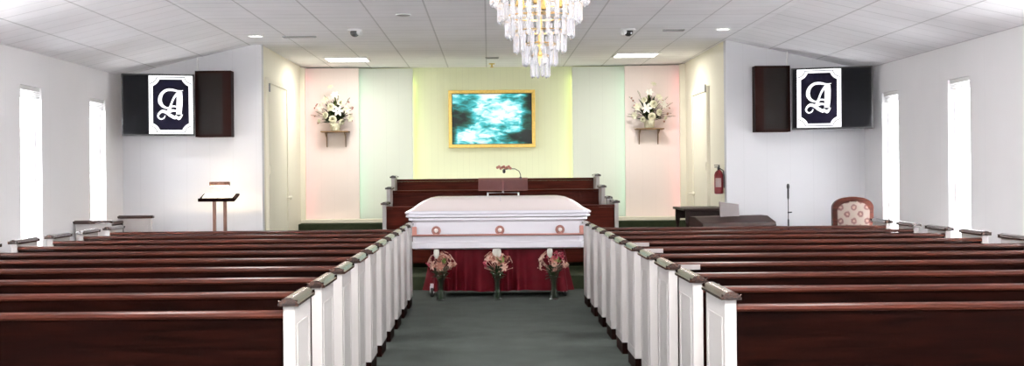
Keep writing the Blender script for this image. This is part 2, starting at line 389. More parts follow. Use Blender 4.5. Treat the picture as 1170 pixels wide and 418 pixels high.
# ------------------------------------------------------------------ pews
CAPP = [(-.046,0),(-.047,.012),(-.036,.019),(-.030,.029),(-.012,.038),(.012,.038),(.030,.029),(.036,.019),(.047,.012),(.046,0)]
def make_pew(L, wm, rm, name='church_pew'):
    root = thing(name, '', 'pew')
    T, D = .054, .48
    for x0 in (0, L-T):
        e = MB().box(x0, x0+T, 0, D, .095, .893, .004)
        e.box(x0-.003, x0+T+.003, .06, D-.06, .16, .166).box(x0-.003, x0+T+.003, .06, D-.06, .80, .806)
        e.box(x0-.003, x0+T+.003, .06, .066, .166, .80).box(x0-.003, x0+T+.003, D-.066, D-.06, .166, .80)
        eo = e.build('end_panel', M['white'], root)
        c = MB().prism([(x0+T/2+p[0], .893+p[1]) for p in CAPP], 'y', -.035, D+.03, .012)
        c.build('cap', M['cap'], eo, True)
        MB().box(x0+.004, x0+T-.004, .012, D-.012, 0, .095).build('foot', M['mahog'], eo)
    b = MB().prism([(.075,.40),(.05,.30),(.022,.835),(.045,.835),(.10,.42)], 'x', T, L-T)
    b.build('backrest', wm, root)
    r = MB().prism([(.006,.838),(.0,.848),(.004,.862),(.022,.872),(.046,.868),(.056,.852),(.050,.836)], 'x', T, L-T)
    r.build('top_rail', rm, root, True)
    MB().box(T, L-T, .04, .46, .40, .43, .008).build('seat', wm, root)
    MB().box(T+.01, L-T-.01, .11, .455, .43, .475, .012).build('seat_cushion', M['cushion'], root)
    MB().box(T, L-T, .05, .07, .09, .40).build('lower_panel', wm, root)
    return root
ORD = ['first', 'second', 'third', 'fourth', 'fifth', 'sixth', 'seventh', 'eighth', 'ninth']
P, Y0 = .872, 13.45
proto = make_pew(3.34, M['mahog'], M['rail'])
pews = []
for side in ('left', 'right'):
    for i in range(10):
        o = proto if not pews else dup(proto)
        pews.append(o)
        n = i+1
        if i == 0: w = 'front pew nearest the coffin'
        elif i == 9: w = 'pew nearest the camera'
        else: w = '%s pew back from the coffin' % ORD[i]
        o['label'] = 'dark mahogany pew with white ends %s of aisle, %s' % (side, w)
        o['group'] = 'pews left of the aisle' if side == 'left' else 'pews right of the aisle'
        x = -.874-3.34 if side == 'left' else 1.075
        dy = -.10*i/9 if side == 'left' else 0
        o.location = (x, Y0-P*i+dy, 0)
        if side == 'right' and i in (3, 4, 6):
            MB().box(.12, .34, -.004, .001, .822, .856, .001).build('name_plate', M['plate'], o)
side = make_pew(1.75, M['mahog'], M['rail']); side.location = (-4.77, 15.9, 0.02); side.rotation_euler = (0, 0, -PI/2)
side.location = (-4.77, 15.9, 0); side.scale = (1, .84, 1.05)
tag(side, 'short dark pew with white ends standing sideways against the left wall', 'pew')
# choir pews
ch = make_pew(3.22, M['choir'], M['choir'], 'choir_pew')
ch.location = (-1.45, 16.7, .17); tag(ch, 'long red brown choir pew with white end posts directly behind the white coffin', 'pew', 'choir pews on the platform')
CH = make_pew(3.13, M['choir'], M['choir'], 'choir_pew')
CH.location = (1.67, 18.02, .37); CH.rotation_euler = (0, 0, PI); tag(CH, 'middle choir pew, one step above the pew behind the coffin', 'pew', 'choir pews on the platform')
c3 = dup(CH); c3.location = (1.67, 18.88, .53); c3['label'] = 'highest and rearmost choir pew under the waterfall picture'
pst = thing('end_post', 'short white post with dark cap at right end of the choir pews', 'post', (1.70, 17.24, .37))
MB().box(-.03, .03, 0, .25, 0, .74, .004).build('post_body', M['white'], pst)
MB().prism([(p[0], .74+p[1]) for p in CAPP], 'y', -.03, .28, .01).build('cap', M['cap'], pst, True)

# ------------------------------------------------------------------ coffin on draped truck
cf = thing('coffin', 'white coffin with domed pale pink lid and copper handles across the aisle', 'coffin', (.11, 14.62, 0))
W, D = 1.09, .70
def loft(secs, name, m, parent, smooth=True):
    mb = MB(); rings = []
    for (hx, y0, y1, z) in secs:
        c = .05
        pts = [(-hx+c,y0),(hx-c,y0),(hx,y0+c),(hx,y1-c),(hx-c,y1),(-hx+c,y1),(-hx,y1-c),(-hx,y0+c)]
        rings.append([mb.bm.verts.new((p[0], p[1], z)) for p in pts])
    for i in range(len(rings)-1):
        for k in range(8): mb.bm.faces.new((rings[i][k], rings[i][(k+1)%8], rings[i+1][(k+1)%8], rings[i+1][k]))
    mb.bm.faces.new(rings[0][::-1]); mb.bm.faces.new(rings[-1])
    return mb.build(name, m, parent, smooth)
loft([(W-.07,.05,.65,.575),(W-.045,.03,.67,.59),(W-.045,.03,.67,.655),(W-.065,.045,.655,.67),(W-.065,.045,.655,.73),(W-.06,.04,.66,.90),(W-.02,.01,.69,.925),(W-.02,.01,.69,.95)], 'body', M['coffin'], cf)
loft([(W-.01,0,.70,.955),(W+.012,-.015,.715,.965),(W+.012,-.015,.715,.985),(W-.005,0,.70,.992),(W+.02,-.02,.72,1.005),(W+.025,-.02,.72,1.02),(W+.005,-.01,.71,1.035)], 'lid_rim', M['coffin'], cf)
lid = loft([(W+.002,-.01,.71,1.036),(W-.03,.01,.69,1.05),(W-.075,.04,.66,1.075),(W-.12,.07,.63,1.11),(W-.19,.11,.59,1.155),(W-.27,.17,.53,1.19),(W-.36,.24,.46,1.205)], 'lid', M['coffin_pink'], cf)
MB().box(.03, .036, .10, .60, 1.10, 1.207).build('lid_seam', M['coffin'], cf)
for s_ in (0,):
    b = MB().tube([(-W+.06, -.037, .748), (W-.06, -.037, .748)], .013, 10); b.build('handle_bar', M['copper'], cf, True)
for x in (-.74, 0.02, .74):
    m = MB(); m.lathe([(.052,0),(.056,-.008),(.048,-.02),(.038,-.024),(.030,-.02),(.024,-.034),(.008,-.04)], (x, .042, .80), 20, 'y')
    ho = m.build('handle_boss', M['copper'], cf, True)
    m = MB(); m.ring(.042, .007, (x, .012, .80), 24, 6, 'y'); m.build('rosette_ring', M['copper'], ho, True)
    m = MB(); m.ball((x, .0, .803), .026, (1,.5,1)); m.build('rosette_centre', M['coffin_pink'], ho, True)
    m = MB().tube([(x, .03, .775), (x, -.02, .76), (x, -.037, .748)], .012, 8); m.build('handle_arm', M['copper'], ho, True)
for x in (-W+.09, W-.09):
    m = MB().box(x-.028, x+.028, .0, .045, .735, .85, .008).build('corner_fitting', M['copper'], cf)
# truck
tk = thing('coffin_truck', 'wheeled coffin truck under a pleated dark red velvet skirt', 'truck', (.11, 14.62, 0))
m = MB().box(-.77, .77, .16, .20, .535, .572).box(-.77, .77, .50, .54, .535, .572).box(-.77, -.73, .20, .50, .535, .572).box(.73, .77, .20, .50, .535, .572).box(-.02, .02, .18, .52, .535, .572)
for x in (-.72, .72):
    for y in (.18, .52): m.tube([(x, y, .08), (-x*.9, y, .54)], .012, 8)
m.build('frame', M['steel'], tk)
def skirt():
    mb = MB(); rings = []; rnd = random.Random(4)
    base = []                                            # even walk round a rounded rectangle, with outward normals
    HX, HY, c = .80, .22, .06
    def seg(x0, y0, x1, y1, nx, ny):
        L_ = math.hypot(x1-x0, y1-y0); k = max(2, int(L_/.0125))
        for i in range(k): t = i/k; base.append((x0+(x1-x0)*t, y0+(y1-y0)*t, nx, ny))
    def arc(cx, cy, a0):
        for i in range(8): a = a0+PI/2*i/8; base.append((cx+c*math.cos(a), cy+c*math.sin(a), math.cos(a), math.sin(a)))
    seg(-HX+c,-HY, HX-c,-HY, 0,-1); arc(HX-c,-HY+c,-PI/2); seg(HX,-HY+c, HX,HY-c, 1,0); arc(HX-c,HY-c,0)
    seg(HX-c,HY, -HX+c,HY, 0,1); arc(-HX+c,HY-c,PI/2); seg(-HX,HY-c, -HX,-HY+c, -1,0); arc(-HX+c,-HY+c,PI)
    n = len(base); ph = [0]
    for k in range(1, n): ph.append(ph[-1]+.80+.35*math.sin(k*.11)+.2*math.sin(k*.037+1))
    tot = round(ph[-1]/(2*PI)*.62)
    for zi in range(13):
        t = zi/12; z = .568-(.568-.07)*t; ring = []
        for k, (x, y, nx, ny) in enumerate(base):
            f = math.sin(ph[k]/ph[-1]*tot*2*PI); f = f*(.004+.034*t**.8)
            o = .055*t**1.3+f
            ring.append(mb.bm.verts.new((x+nx*o*(1.3 if nx else 1), .35+y+ny*o, z+.008*math.sin(k*.09)*t)))
        rings.append(ring)
    for i in range(12):
        for k in range(n): mb.bm.faces.new((rings[i][k], rings[i][(k+1)%n], rings[i+1][(k+1)%n], rings[i+1][k]))
    return mb.build('skirt', M['velvet'], tk, True)
skirt()
for x in (-.80, .80):
    for y in (.12, .58):
        m = MB(); m.lathe([(.02,-.016),(.05,-.016),(.056,-.01),(.056,.01),(.05,.016),(.02,.016)], (x, y, .056), 18, 'x'); w = m.build('wheel', M['rubber'], tk, True)
        m = MB(); m.lathe([(.022,-.02),(.022,.02)], (x, y, .056), 12, 'x').box(x-.02, x+.02, y-.012, y+.012, .10, .16).box(x-.026, x-.02, y-.012, y+.012, .05, .13).box(x+.02, x+.026, y-.012, y+.012, .05, .13); m.build('caster_fork', M['steel'], w)

# ------------------------------------------------------------------ flowers
def rose_mesh(r, n=3, seed=0):
    rnd = random.Random(seed); mb = MB()
    for L_ in range(n):
        k = 4+2*L_; rad = r*(.25+.75*L_/(n-1))
        for i in range(k):
            a = 2*PI*i/k+L_*.5+rnd.uniform(-.15,.15); w = PI/k*1.35; rows = []
            for t in (0, .4, .75, 1):
                rr = rad*(.25+.75*t**.8); zz = r*(.9-.25*L_)*t-(.18*r*L_*t*t)
                rows.append([mb.bm.verts.new((rr*math.cos(a+u*w*(1-.35*t**3)), rr*math.sin(a+u*w*(1-.35*t**3)), zz-.1*r*abs(u))) for u in (-1,-.4,.4,1)])
            for p in range(3):
                for q in range(3): mb.bm.faces.new((rows[p][q], rows[p][q+1], rows[p+1][q+1], rows[p+1][q]))
    return mb
def lily_mesh(r, n=6):
    mb = MB()
    for i in range(n):
        a = 2*PI*i/n; rows = []
        for t, w in ((0,.06),(.3,.2),(.6,.24),(.85,.13),(1,.02)):
            rr = r*t; z = r*(.55*t-.45*t*t*t)
            c, s = math.cos(a), math.sin(a)
            rows.append([mb.bm.verts.new((rr*c-u*w*r*s, rr*s+u*w*r*c, z+abs(u)*.05*r)) for u in (-1,0,1)])
        for p in range(4):
            for q in range(2): mb.bm.faces.new((rows[p][q], rows[p][q+1], rows[p+1][q+1], rows[p+1][q]))
    mb.ball((0,0,r*.12), r*.12)
    return mb
def leaf(mb, base, tip, w, curl=.15):
    base, tip = Vector(base), Vector(tip); d = tip-base; L = d.length; d.normalize()
    s = d.cross(Vector((0,0,1)));
    if s.length < .05: s = Vector((1,0,0))
    s.normalize(); n = s.cross(d); rows = []
    for t, k in ((0,.05),(.25,.8),(.55,1),(.8,.6),(1,.03)):
        c = base+d*L*t+n*curl*L*math.sin(PI*t)
        rows.append([mb.bm.verts.new(c+s*w*k*u-n*abs(u)*w*.25*k) for u in (-1,0,1)])
    for p in range(4):
        for q in range(2): mb.bm.faces.new((rows[p][q], rows[p][q+1], rows[p+1][q+1], rows[p+1][q]))
def proto_obj(mb, name, m):
    o = mb.build(name, m, None, True); me = o.data; bpy.data.objects.remove(o); return me
ME = {'rose_w': proto_obj(rose_mesh(.055), 'white_bloom', M['petw']), 'rose_ww': proto_obj(rose_mesh(.042), 'white_bloom', M['petwt']),
      'rose_p': proto_obj(rose_mesh(.026), 'pink_bloom', M['petp']), 'rose_pl': proto_obj(rose_mesh(.028), 'peach_bloom', M['petpl']), 'rose_r': proto_obj(rose_mesh(.030), 'red_bloom', M['petr']),
      'lily_w': proto_obj(lily_mesh(.10), 'white_lily', M['petwt']), 'lily_c': proto_obj(lily_mesh(.09), 'cream_lily', M['petw']),
      'lily_pl': proto_obj(lily_mesh(.055), 'peach_lily', M['petpl']), 'lily_p': proto_obj(lily_mesh(.05), 'pink_lily', M['petp'])}
def bloom(kind, name, parent, pos, out, s=1):
    o = bpy.data.objects.new(name, ME[kind]); C.objects.link(o); o.parent = parent; o.location = pos
    o.rotation_euler = Vector(out).to_track_quat('Z', 'Y').to_euler(); o.scale = (s,)*3; return o

def wall_flowers(X, Z, mir, lab, lab2):
    sh = thing('wall_shelf', lab2, 'shelf', (X, 19.56, Z), 0)
    MB().box(-.22, .22, -.26, 0, -.018, 0, .004).build('shelf_board', M['shelfm'], sh)
    for x in (-.15, .15):
        MB().prism([(0,-.018),(-.22,-.018),(-.22,-.035),(-.05,-.09),(-.02,-.24),(0,-.25)], 'x', x-.006, x+.006).build('bracket', M['shelfm'], sh)
    rt = thing('floral_arrangement', lab, 'flowers', (X, 19.43, Z+.003), 0)
    MB().lathe([(.06,0),(.075,.01),(.085,.09),(.09,.12),(.08,.12),(.07,.02)], (0,0,0), 18).build('bowl', M['petw'], rt, True)
    rnd = random.Random(3 if mir > 0 else 9)
    lv = MB(); st = MB()
    for i in range(90):
        a = rnd.uniform(0, PI); e = rnd.uniform(-.15, 1.5); L_ = rnd.uniform(.16, .32)*(1.15 if e > .9 else 1)
        dr = Vector((math.cos(a)*math.cos(e), -abs(math.sin(a))*.75*math.cos(e), math.sin(e)+.15))
        b0 = Vector((0,-.01,.12)); p = b0+dr*L_*.45; leaf(lv, p, b0+dr*L_*1.0, rnd.uniform(.018,.032))
    lv.build('foliage', M['leaf'], rt)
    lv = MB()
    for i in range(26):
        a = rnd.uniform(0, PI); e = rnd.uniform(0, 1.5); L_ = rnd.uniform(.28, .5)
        dr = Vector((math.cos(a)*math.cos(e), -abs(math.sin(a))*.4*math.cos(e), math.sin(e)))
        b0 = Vector((0,-.01,.14)); st.tube([b0, b0+dr*L_*.5+Vector((0,0,.02)), b0+dr*L_], .0025, 5); leaf(lv, b0+dr*L_*.75, b0+dr*L_*1.05, .012)
    lv.build('pale_sprigs', M['leafl'], rt); st.build('stems', M['twig'], rt)
    spots = [(-.05,.62,'lily_c',.8),(.02,.50,'lily_w',1),(-.13,.43,'lily_c',1.1),(.10,.40,'rose_w',1.2),(-.20,.33,'lily_w',1.1),(-.05,.34,'rose_w',1.5),(.06,.28,'lily_w',1.2),
             (.19,.30,'lily_c',1.1),(-.14,.22,'rose_w',1.3),(.24,.18,'lily_c',1),(-.02,.16,'rose_w',1.5),(-.24,.14,'rose_w',.8),(.12,.12,'rose_w',1.1),(0,.10,'lily_c',.9)]
    for (dx, dz, k, s) in spots:
        dx *= mir; dz = dz*1.10; p = Vector((dx, -.10-.07*(1-abs(dx)*3), dz)); out = Vector((dx*2.0, -.5, (dz-.25)*1.2))
        bloom(k, 'lily' if 'lily' in k else 'rose', rt, p, out, s*.78)
    for i in range(12):
        x = rnd.uniform(.2,.32)*(-1 if i < 7 else 1)*mir; z = rnd.uniform(.08,.5)
        bloom('rose_p', 'small_pink_bud', rt, (x, -.06, z), (x*2,-.4,.3), .7)
wall_flowers(-2.42, 2.17, 1, 'cream and white lilies and roses on the left wall shelf', 'small gilt wall shelf with two brackets on left pink panel')
wall_flowers(2.56, 2.17, -1, 'white roses and lilies with dark leaves on the right wall shelf', 'small gilt wall shelf with two brackets on right pink panel')

def floor_vase(X, seed, where, red):
    rnd = random.Random(seed)
    v = thing('glass_vase', 'clear ribbed glass vase on the carpet %s' % where, 'vase', (X, 14.30, 0), 0, 'glass vases in front of the coffin')
    pr = [(.040,0),(.052,.006),(.050,.03),(.038,.10),(.036,.18),(.046,.26),(.060,.305),(.056,.305),(.042,.26),(.031,.18),(.033,.10),(.044,.03),(.036,.016),(.002,.014)]
    mb = MB(); mb.lathe(pr, (0,0,0), 24, cap=False)
    for w in mb.bm.verts:
        a = math.atan2(w.co.y, w.co.x); k = 1+.04*math.cos(a*12); w.co.x *= k; w.co.y *= k
    mb.build('vessel', M['vglass'], v, True)
    b = thing('bouquet', 'dusty pink and peach bouquet with a white bloom, %s' % where, 'bouquet', (X, 14.30, .02), 0, 'bouquets in front of the coffin')
    st = MB(); lv = MB(); tw = MB()
    for i in range(18):
        a = 2*PI*i/18; st.tube([(.02*math.cos(a+.8), .02*math.sin(a+.8), .0), (.018*math.cos(a), .018*math.sin(a), .2), (.10*math.cos(a), .06*math.sin(a), .38)], .0035, 5)
    for i in range(34):
        a = rnd.uniform(0, 2*PI); z = rnd.uniform(.24, .36); r0 = rnd.uniform(.02,.05); r1 = rnd.uniform(.08,.14)
        leaf(lv, (r0*math.cos(a), r0*math.sin(a), z), (r1*math.cos(a), r1*.8*math.sin(a), z+rnd.uniform(-.03,.08)), .022)
    for i in range(30):
        a = rnd.uniform(0, 2*PI); e = rnd.uniform(.25, 1.4); L_ = rnd.uniform(.15,.24)
        d = Vector((math.cos(a)*math.cos(e), math.sin(a)*math.cos(e)*.6, math.sin(e))); b0 = Vector((0,0,.30)); tw.tube([b0, b0+d*L_], .0018, 4); tw.ball(b0+d*L_, .006, seg=6)
    st.build('stems', M['leaf'], b); lv.build('leaves', M['leaf'], b); tw.build('twigs', M['petpl'], b)
    for i in range(30):
        a = rnd.uniform(0, 2*PI); e = rnd.uniform(-.1, 1.35); R_ = rnd.uniform(.11,.165)
        d = Vector((math.cos(a)*math.cos(e)*1.15, -abs(math.sin(a))*math.cos(e)*.7, math.sin(e)))
        p = Vector((0,0,.385))+d*R_; k = rnd.choice(['rose_p','rose_pl','lily_pl','lily_p','rose_p','lily_pl'])
        if red and (Vector((.02,0,.50))-p).length < .10: k = 'rose_r'
        if not red and p.x < -.11 and p.z < .42: k = 'rose_r'
        bloom(k, {'rose_p':'pink_bloom','rose_pl':'peach_bloom','lily_pl':'peach_lily','lily_p':'pink_lily','rose_r':'red_bloom'}[k], b, p, d, rnd.uniform(.8,1.2))
    for dx in ((-.045,) if seed != 2 else (-.02, .015)):
        m = MB(); m.lathe([(.012,.0),(.030,.03),(.034,.07),(.028,.105),(.004,.11)], (dx, -.06, .475), 12); m.build('white_tulip', M['petwt'], b, True)
    lv = MB()
    for i in range(6): leaf(lv, (.02+.01*i,-.10,.42), (.02+rnd.uniform(-.05,.06),-.13,.47+rnd.uniform(-.03,.04)), .014)
    lv.build('light_leaves', M['leafl'], b)
floor_vase((502.5-VX)/F*14.3, 1, 'left of the three before the coffin', False)
floor_vase((567-VX)/F*14.3, 2, 'middle of the three before the coffin', False)
floor_vase((631.5-VX)/F*14.3, 3, 'right of the three before the coffin', True)

# ------------------------------------------------------------------ waterfall picture
pc = thing('framed_picture', 'backlit turquoise waterfall picture in a gold frame on centre wall', 'picture', (.065, 19.85, 2.36))
MB().box(-.645, .645, -.03, -.01, -.41, .41).build('picture_panel', M['falls'], pc)
fr = MB()
def frame_bars(mb, w, h, t, y0, y1, bev=.006):
    mb.box(-w, w, y0, y1, h-t, h, bev); mb.box(-w, w, y0, y1, -h, -h+t, bev); mb.box(-w, -w+t, y0, y1, -h+t, h-t, bev); mb.box(w-t, w, y0, y1, -h+t, h-t, bev)
frame_bars(fr, .70, .465, .055, -.075, 0); fr.build('outer_frame', M['gold'], pc)
fr = MB(); frame_bars(fr, .655, .42, .018, -.055, -.028, .003); fr.build('inner_slip', M['brownc'], pc)
# ------------------------------------------------------------------ acrylic pulpit
pu = thing('acrylic_pulpit', 'see-through rosy acrylic pulpit between the coffin and choir pews', 'pulpit', (.19, 16.0, .17))
MB().box(-.32, .32, -.16, .16, 0, .03, .006).build('base', M['aclear'], pu)
m = MB().tube([(-.20,0,.03),(-.20,0,1.055),(.20,0,1.055),(.20,0,.03)], .012, 8); m.build('post_frame', M['steel'], pu, True)
MB().box(-.32, .32, -.012, 0, -.085, .085, .003).build('reading_desk', M['acryl'], pu, loc=(0, -.03, 1.165)).rotation_euler = (-.25, 0, 0)
MB().box(-.012, .012, 0, .02, 1.05, 1.2).build('desk_support', M['aclear'], pu)
mic = thing('gooseneck_microphone', 'thin gooseneck microphone with a small flower spray, clipped on pulpit top', 'microphone', (.42, 16.0, 1.43))
pts = [(0,0,-.02),(0,0,.03),(-.02,0,.075),(-.07,0,.105),(-.14,0,.108),(-.20,0,.10)]
MB().tube(pts, .005, 8).build('gooseneck', M['blackm'], mic, True)
m = MB(); m.lathe([(.006,0),(.018,-.01),(.02,-.04),(.012,-.055)], (-.215, 0, .105), 12); m.build('microphone_head', M['black'], mic, True)
m = MB(); m.box(-.015, .015, -.02, .02, -.04, 0, .004); m.build('clip', M['black'], mic)
m = MB()
for i in range(9): m.ball((-.30+.021*i, .01*(i%2), .125+.012*math.sin(i*2.1)), .019, seg=8)
m.build('foam_cluster', M['petp'], mic, True)

# ------------------------------------------------------------------ screens with the A card
def ribbon(mb, pts, ws, y, cw, chh):
    pts = [Vector(((p[0]-357.5)/225*cw, 0, (203.5-p[1])/307*chh)) for p in pts]; ws = [w/225*cw/2 for w in ws]
    # smooth resample
    P_, W_ = [], []
    n = len(pts)
    for i in range(n-1):
        p0, p1, p2, p3 = pts[max(i-1,0)], pts[i], pts[i+1], pts[min(i+2,n-1)]
        for k in range(5):
            t = k/5; P_.append(.5*((2*p1)+(p2-p0)*t+(2*p0-5*p1+4*p2-p3)*t*t+(3*p1-p0-3*p2+p3)*t**3)); W_.append(ws[i]*(1-t)+ws[i+1]*t)
    P_.append(pts[-1]); W_.append(ws[-1]); L_, R_ = [], []
    for i, p in enumerate(P_):
        d = (P_[min(i+1,len(P_)-1)]-P_[max(i-1,0)]).normalized(); s = Vector((d.z,0,-d.x)); L_.append(p+s*W_[i]); R_.append(p-s*W_[i])
    A = [[mb.bm.verts.new((v.x, yy, v.z)) for v in L_] for yy in (y, y+.001)]; B = [[mb.bm.verts.new((v.x, yy, v.z)) for v in R_] for yy in (y, y+.001)]
    for i in range(len(P_)-1):
        mb.bm.faces.new((A[0][i],A[0][i+1],B[0][i+1],B[0][i])); mb.bm.faces.new((A[1][i],B[1][i],B[1][i+1],A[1][i+1]))
        mb.bm.faces.new((A[0][i],A[1][i],A[1][i+1],A[0][i+1])); mb.bm.faces.new((B[0][i],B[0][i+1],B[1][i+1],B[1][i]))
    mb.bm.faces.new((A[0][0],B[0][0],B[1][0],A[1][0])); mb.bm.faces.new((A[0][-1],A[1][-1],B[1][-1],B[0][-1]))
def notch(hw, hh, cr, cwh, chh_):
    """rectangle hw x hh with concave round corners centred on the card corners"""
    pts = []
    for (sx, sz) in ((1,1),(-1,1),(-1,-1),(1,-1)):
        cx, cz = sx*cwh, sz*chh_
        a0 = math.acos(min(1,(cwh-hw)/cr)); a1 = math.asin(min(1,(chh_-hh)/cr))   # angles from the corner inward
        arc = [(cx-sx*cr*math.cos(t), cz-sz*cr*math.sin(t)) for t in [a0+(a1-a0)*k/8 for k in range(9)]]
        if sx*sz < 0: arc = arc[::-1]
        # orientation: go round counter clockwise
        pts += arc
    return pts
def make_tv(X, Y, Z, rz, w, h, u, lab):
    t = thing('wall_screen', lab, 'screen', (X, Y, Z), rz)
    MB().box(-w/2, w/2, 0, .055, -h/2, h/2, .006).build('casing', M['black'], t)
    MB().box(-w/2+.018, w/2-.018, -.003, .001, -h/2+.02, h/2-.018).build('screen', M['screen'], t)
    cw, chh = .545, .745
    MB().box(u-cw/2, u+cw/2, -.0055, -.003, -chh/2, chh/2).build('lit_card', M['lit'], t)
    hw, hh = cw/2*.895, chh/2*.925
    g = bpy.data.objects['lit_card'] if False else t.children[-1]
    m = MB(); m.prism([(u+p[0], p[1]) for p in notch(cw/2*.95, chh/2*.96, .098, cw/2, chh/2)], 'y', -.0062, -.0055); m.build('outline', M['navy'], g)
    m = MB(); m.prism([(u+p[0], p[1]) for p in notch(cw/2*.95-.0065, chh/2*.96-.010, .108, cw/2, chh/2)], 'y', -.0068, -.0062); m.build('white_border', M['lit'], g)
    m = MB(); m.prism([(u+p[0], p[1]) for p in notch(cw/2*.815, chh/2*.87, .142, cw/2, chh/2)], 'y', -.0074, -.0068); m.build('dark_field', M['navy'], g)
    m = MB()
    for pts, ws in [([(404,132),(405,160),(404,205),(400,258)], [30,32,32,28]), ([(382,262),(400,280),(420,258)], [4,20,4]),
                    ([(425,122),(400,127),(365,120),(335,122),(312,138),(300,162),(299,188),(312,210),(335,222),(352,218)], [2,10,13,14,16,20,21,16,10,4]),
                    ([(392,140),(374,165),(362,192),(352,222),(336,246)], [14,11,10,15,6]), ([(352,217),(372,212),(395,216)], [8,9,8]),
                    ([(392,240),(365,236),(338,246),(312,240),(294,252),(287,270),(300,284),(318,279),(326,264)], [8,14,18,16,12,9,8,7,5]),
                    ([(330,250),(352,262),(378,276),(392,270)], [8,18,18,6])]:
        ribbon(m, pts, ws, -.0084, cw*.94, chh*.94)
    for v in m.bm.verts: v.co.x += u
    m.build('letter', M['lit'], g)
    MB().box(-.10, .10, .055, .10, -.12, .12, .004).build('wall_mount', M['blackm'], t)
    return t
def make_cab(X0, X1, lab, pole):
    t = thing('wall_cabinet', lab, 'cabinet', ((X0+X1)/2*1.012, 15.91, 2.415)); w = (X1-X0)*1.0; h = .86
    MB().box(-w/2, w/2, 0.02, .185, -h/2, h/2, .005).build('cabinet_body', M['brownc'], t)
    f = MB(); e = .035; f.box(-w/2, w/2, 0, .02, h/2-e, h/2).box(-w/2, w/2, 0, .02, -h/2, -h/2+e)
    a, b = (e, e*2.6) if pole > 0 else (e*2.6, e)
    if pole < 0: a, b = .035, .11
    else: a, b = .11, .035
    f.box(-w/2, -w/2+a, 0, .02, -h/2+e, h/2-e).box(w/2-b, w/2, 0, .02, -h/2+e, h/2-e); f.build('face_frame', M['brownc'], t)
    MB().box(-w/2+a, w/2-b, .006, .02, -h/2+e, h/2-e).build('smoked_front', M['smoke'], t)
    px = w/2*.95*(1 if pole > 0 else -1)
    MB().tube([(px, .1, h/2-.01), (px, .1, zc(t.location.x+px)-2.415)], .012, 8).build('hanging_rod', M['wmetal'], t)
make_cab(-3.757, -3.29, 'dark brown cabinet with smoked front beside the left wall screen', -1)
make_cab(3.43, 3.885, 'dark brown cabinet with smoked front beside the right wall screen', 1)
a = Vector((-4.625, 15.47)); b = Vector((-3.765, 15.74)); c_ = (a+b)/2
tvl = make_tv(c_.x, c_.y, 2.392, math.atan2(b.y-a.y, b.x-a.x), (b-a).length, .79, .155, 'black wall screen showing a white letter A card, left of the alcove')
a = Vector((3.90, 15.74)); b = Vector((4.845, 15.42)); c_ = (a+b)/2
tvr = make_tv(c_.x, c_.y, 2.40, math.atan2(b.y-a.y, b.x-a.x), (b-a).length, .79, -.155, 'black wall screen showing a white letter A card, right of the alcove')
tvl.rotation_euler = (-.05, 0, tvl.rotation_euler.z); tvr.rotation_euler = (-.05, 0, tvr.rotation_euler.z)

# ------------------------------------------------------------------ register stand with lamp
rs = thing('register_stand', 'walnut two-legged register stand with lit lamp before the left wall', 'stand', (-3.42, 15.55, 0))
m = MB().box(-.20, .20, -.14, .16, 0, .03, .006); m.build('base', M['standw'], rs)
for x in (-.06, .075): MB().box(x-.02, x+.02, -.02, .02, .03, 1.165, .004).build('leg', M['standw'], rs)
d = MB().box(-.23, .23, -.16, .16, -.012, .012, .004).build('desk', M['mahog'], rs, loc=(0, 0, 1.205)); d.rotation_euler = (.22, 0, 0)
MB().box(-.23, .23, -.175, -.16, -.012, .03, .003).build('ledge', M['mahog'], d)
m = MB().tube([(-.0,.15,1.24),(0,.17,1.32),(0,.12,1.40),(0,.04,1.40)], .007, 8); m.build('lamp_arm', M['brass'], rs, True)
lh = MB().prism([(-.035,1.355),(.035,1.355),(.045,1.375),(.035,1.405),(-.035,1.405),(-.045,1.375)], 'x', -.115, .135, .004).build('lamp_head', M['standw'], rs)
MB().box(-.10, .12, -.028, .028, 1.346, 1.3545).build('lamp_lens', M['warm'], lh)
bk = thing('guest_book', 'open white guest book lying on the lamp-lit register stand', 'book', (-3.42, 15.55, 1.222)); bk.rotation_euler = (.22, 0, 0)
MB().box(-.19, -.004, -.12, .12, 0, .012, .003).build('page_block', M['paper'], bk); MB().box(.004, .19, -.12, .12, 0, .012, .003).build('page_block', M['paper'], bk)
MB().box(-.195, .195, -.125, .125, -.003, 0).build('cover', M['mahog'], bk)
area('register_lamp_light', (-3.41, 15.55, 1.343), (.22, .05), 5.5, (1, .80, .50))
pt = bpy.data.lights.new('register_lamp_glow', 'POINT'); pt.energy = 3.2; pt.color = (1,.80,.50); pt.shadow_soft_size = .03
po = bpy.data.objects.new('register_lamp_glow', pt); C.objects.link(po); po.location = (-3.41, 15.72, 1.33)

# ------------------------------------------------------------------ side table, piano, music stand, chair, extinguisher
tb = thing('side_table', 'dark wooden side table on the platform under the fire extinguisher', 'table', (2.53, 15.72, .17))
MB().box(-.03, .56, -.03, .93, .805, .838, .006).build('tabletop', M['table'], tb)
MB().box(.02, .53, .015, .035, .68, .805).box(.02, .53, .865, .885, .68, .805).box(.52, .538, .03, .87, .68, .805).build('apron', M['table'], tb)
for x in (.028, .522):
    for y in (.028, .872):
        m = MB(); m.lathe([(.014,0),(.018,.03),(.014,.05),(.024,.12),(.026,.5),(.020,.60),(.028,.62),(.028,.68)], (x, y, 0), 12).box(x-.028, x+.028, y-.028, y+.028, .66, .805); m.build('leg', M['table'], tb, True)
pn = thing('upright_piano', 'low dark wooden piano with ivory keys at the right front', 'piano', (2.66, 14.70, 0), math.radians(20))
PW = 1.02
MB().box(0, .03, 0, .5, 0, .80, .004).box(PW-.03, PW, 0, .5, 0, .80, .004).box(.03, PW-.03, .20, .5, .05, .80).build('case', M['pianow'], pn)
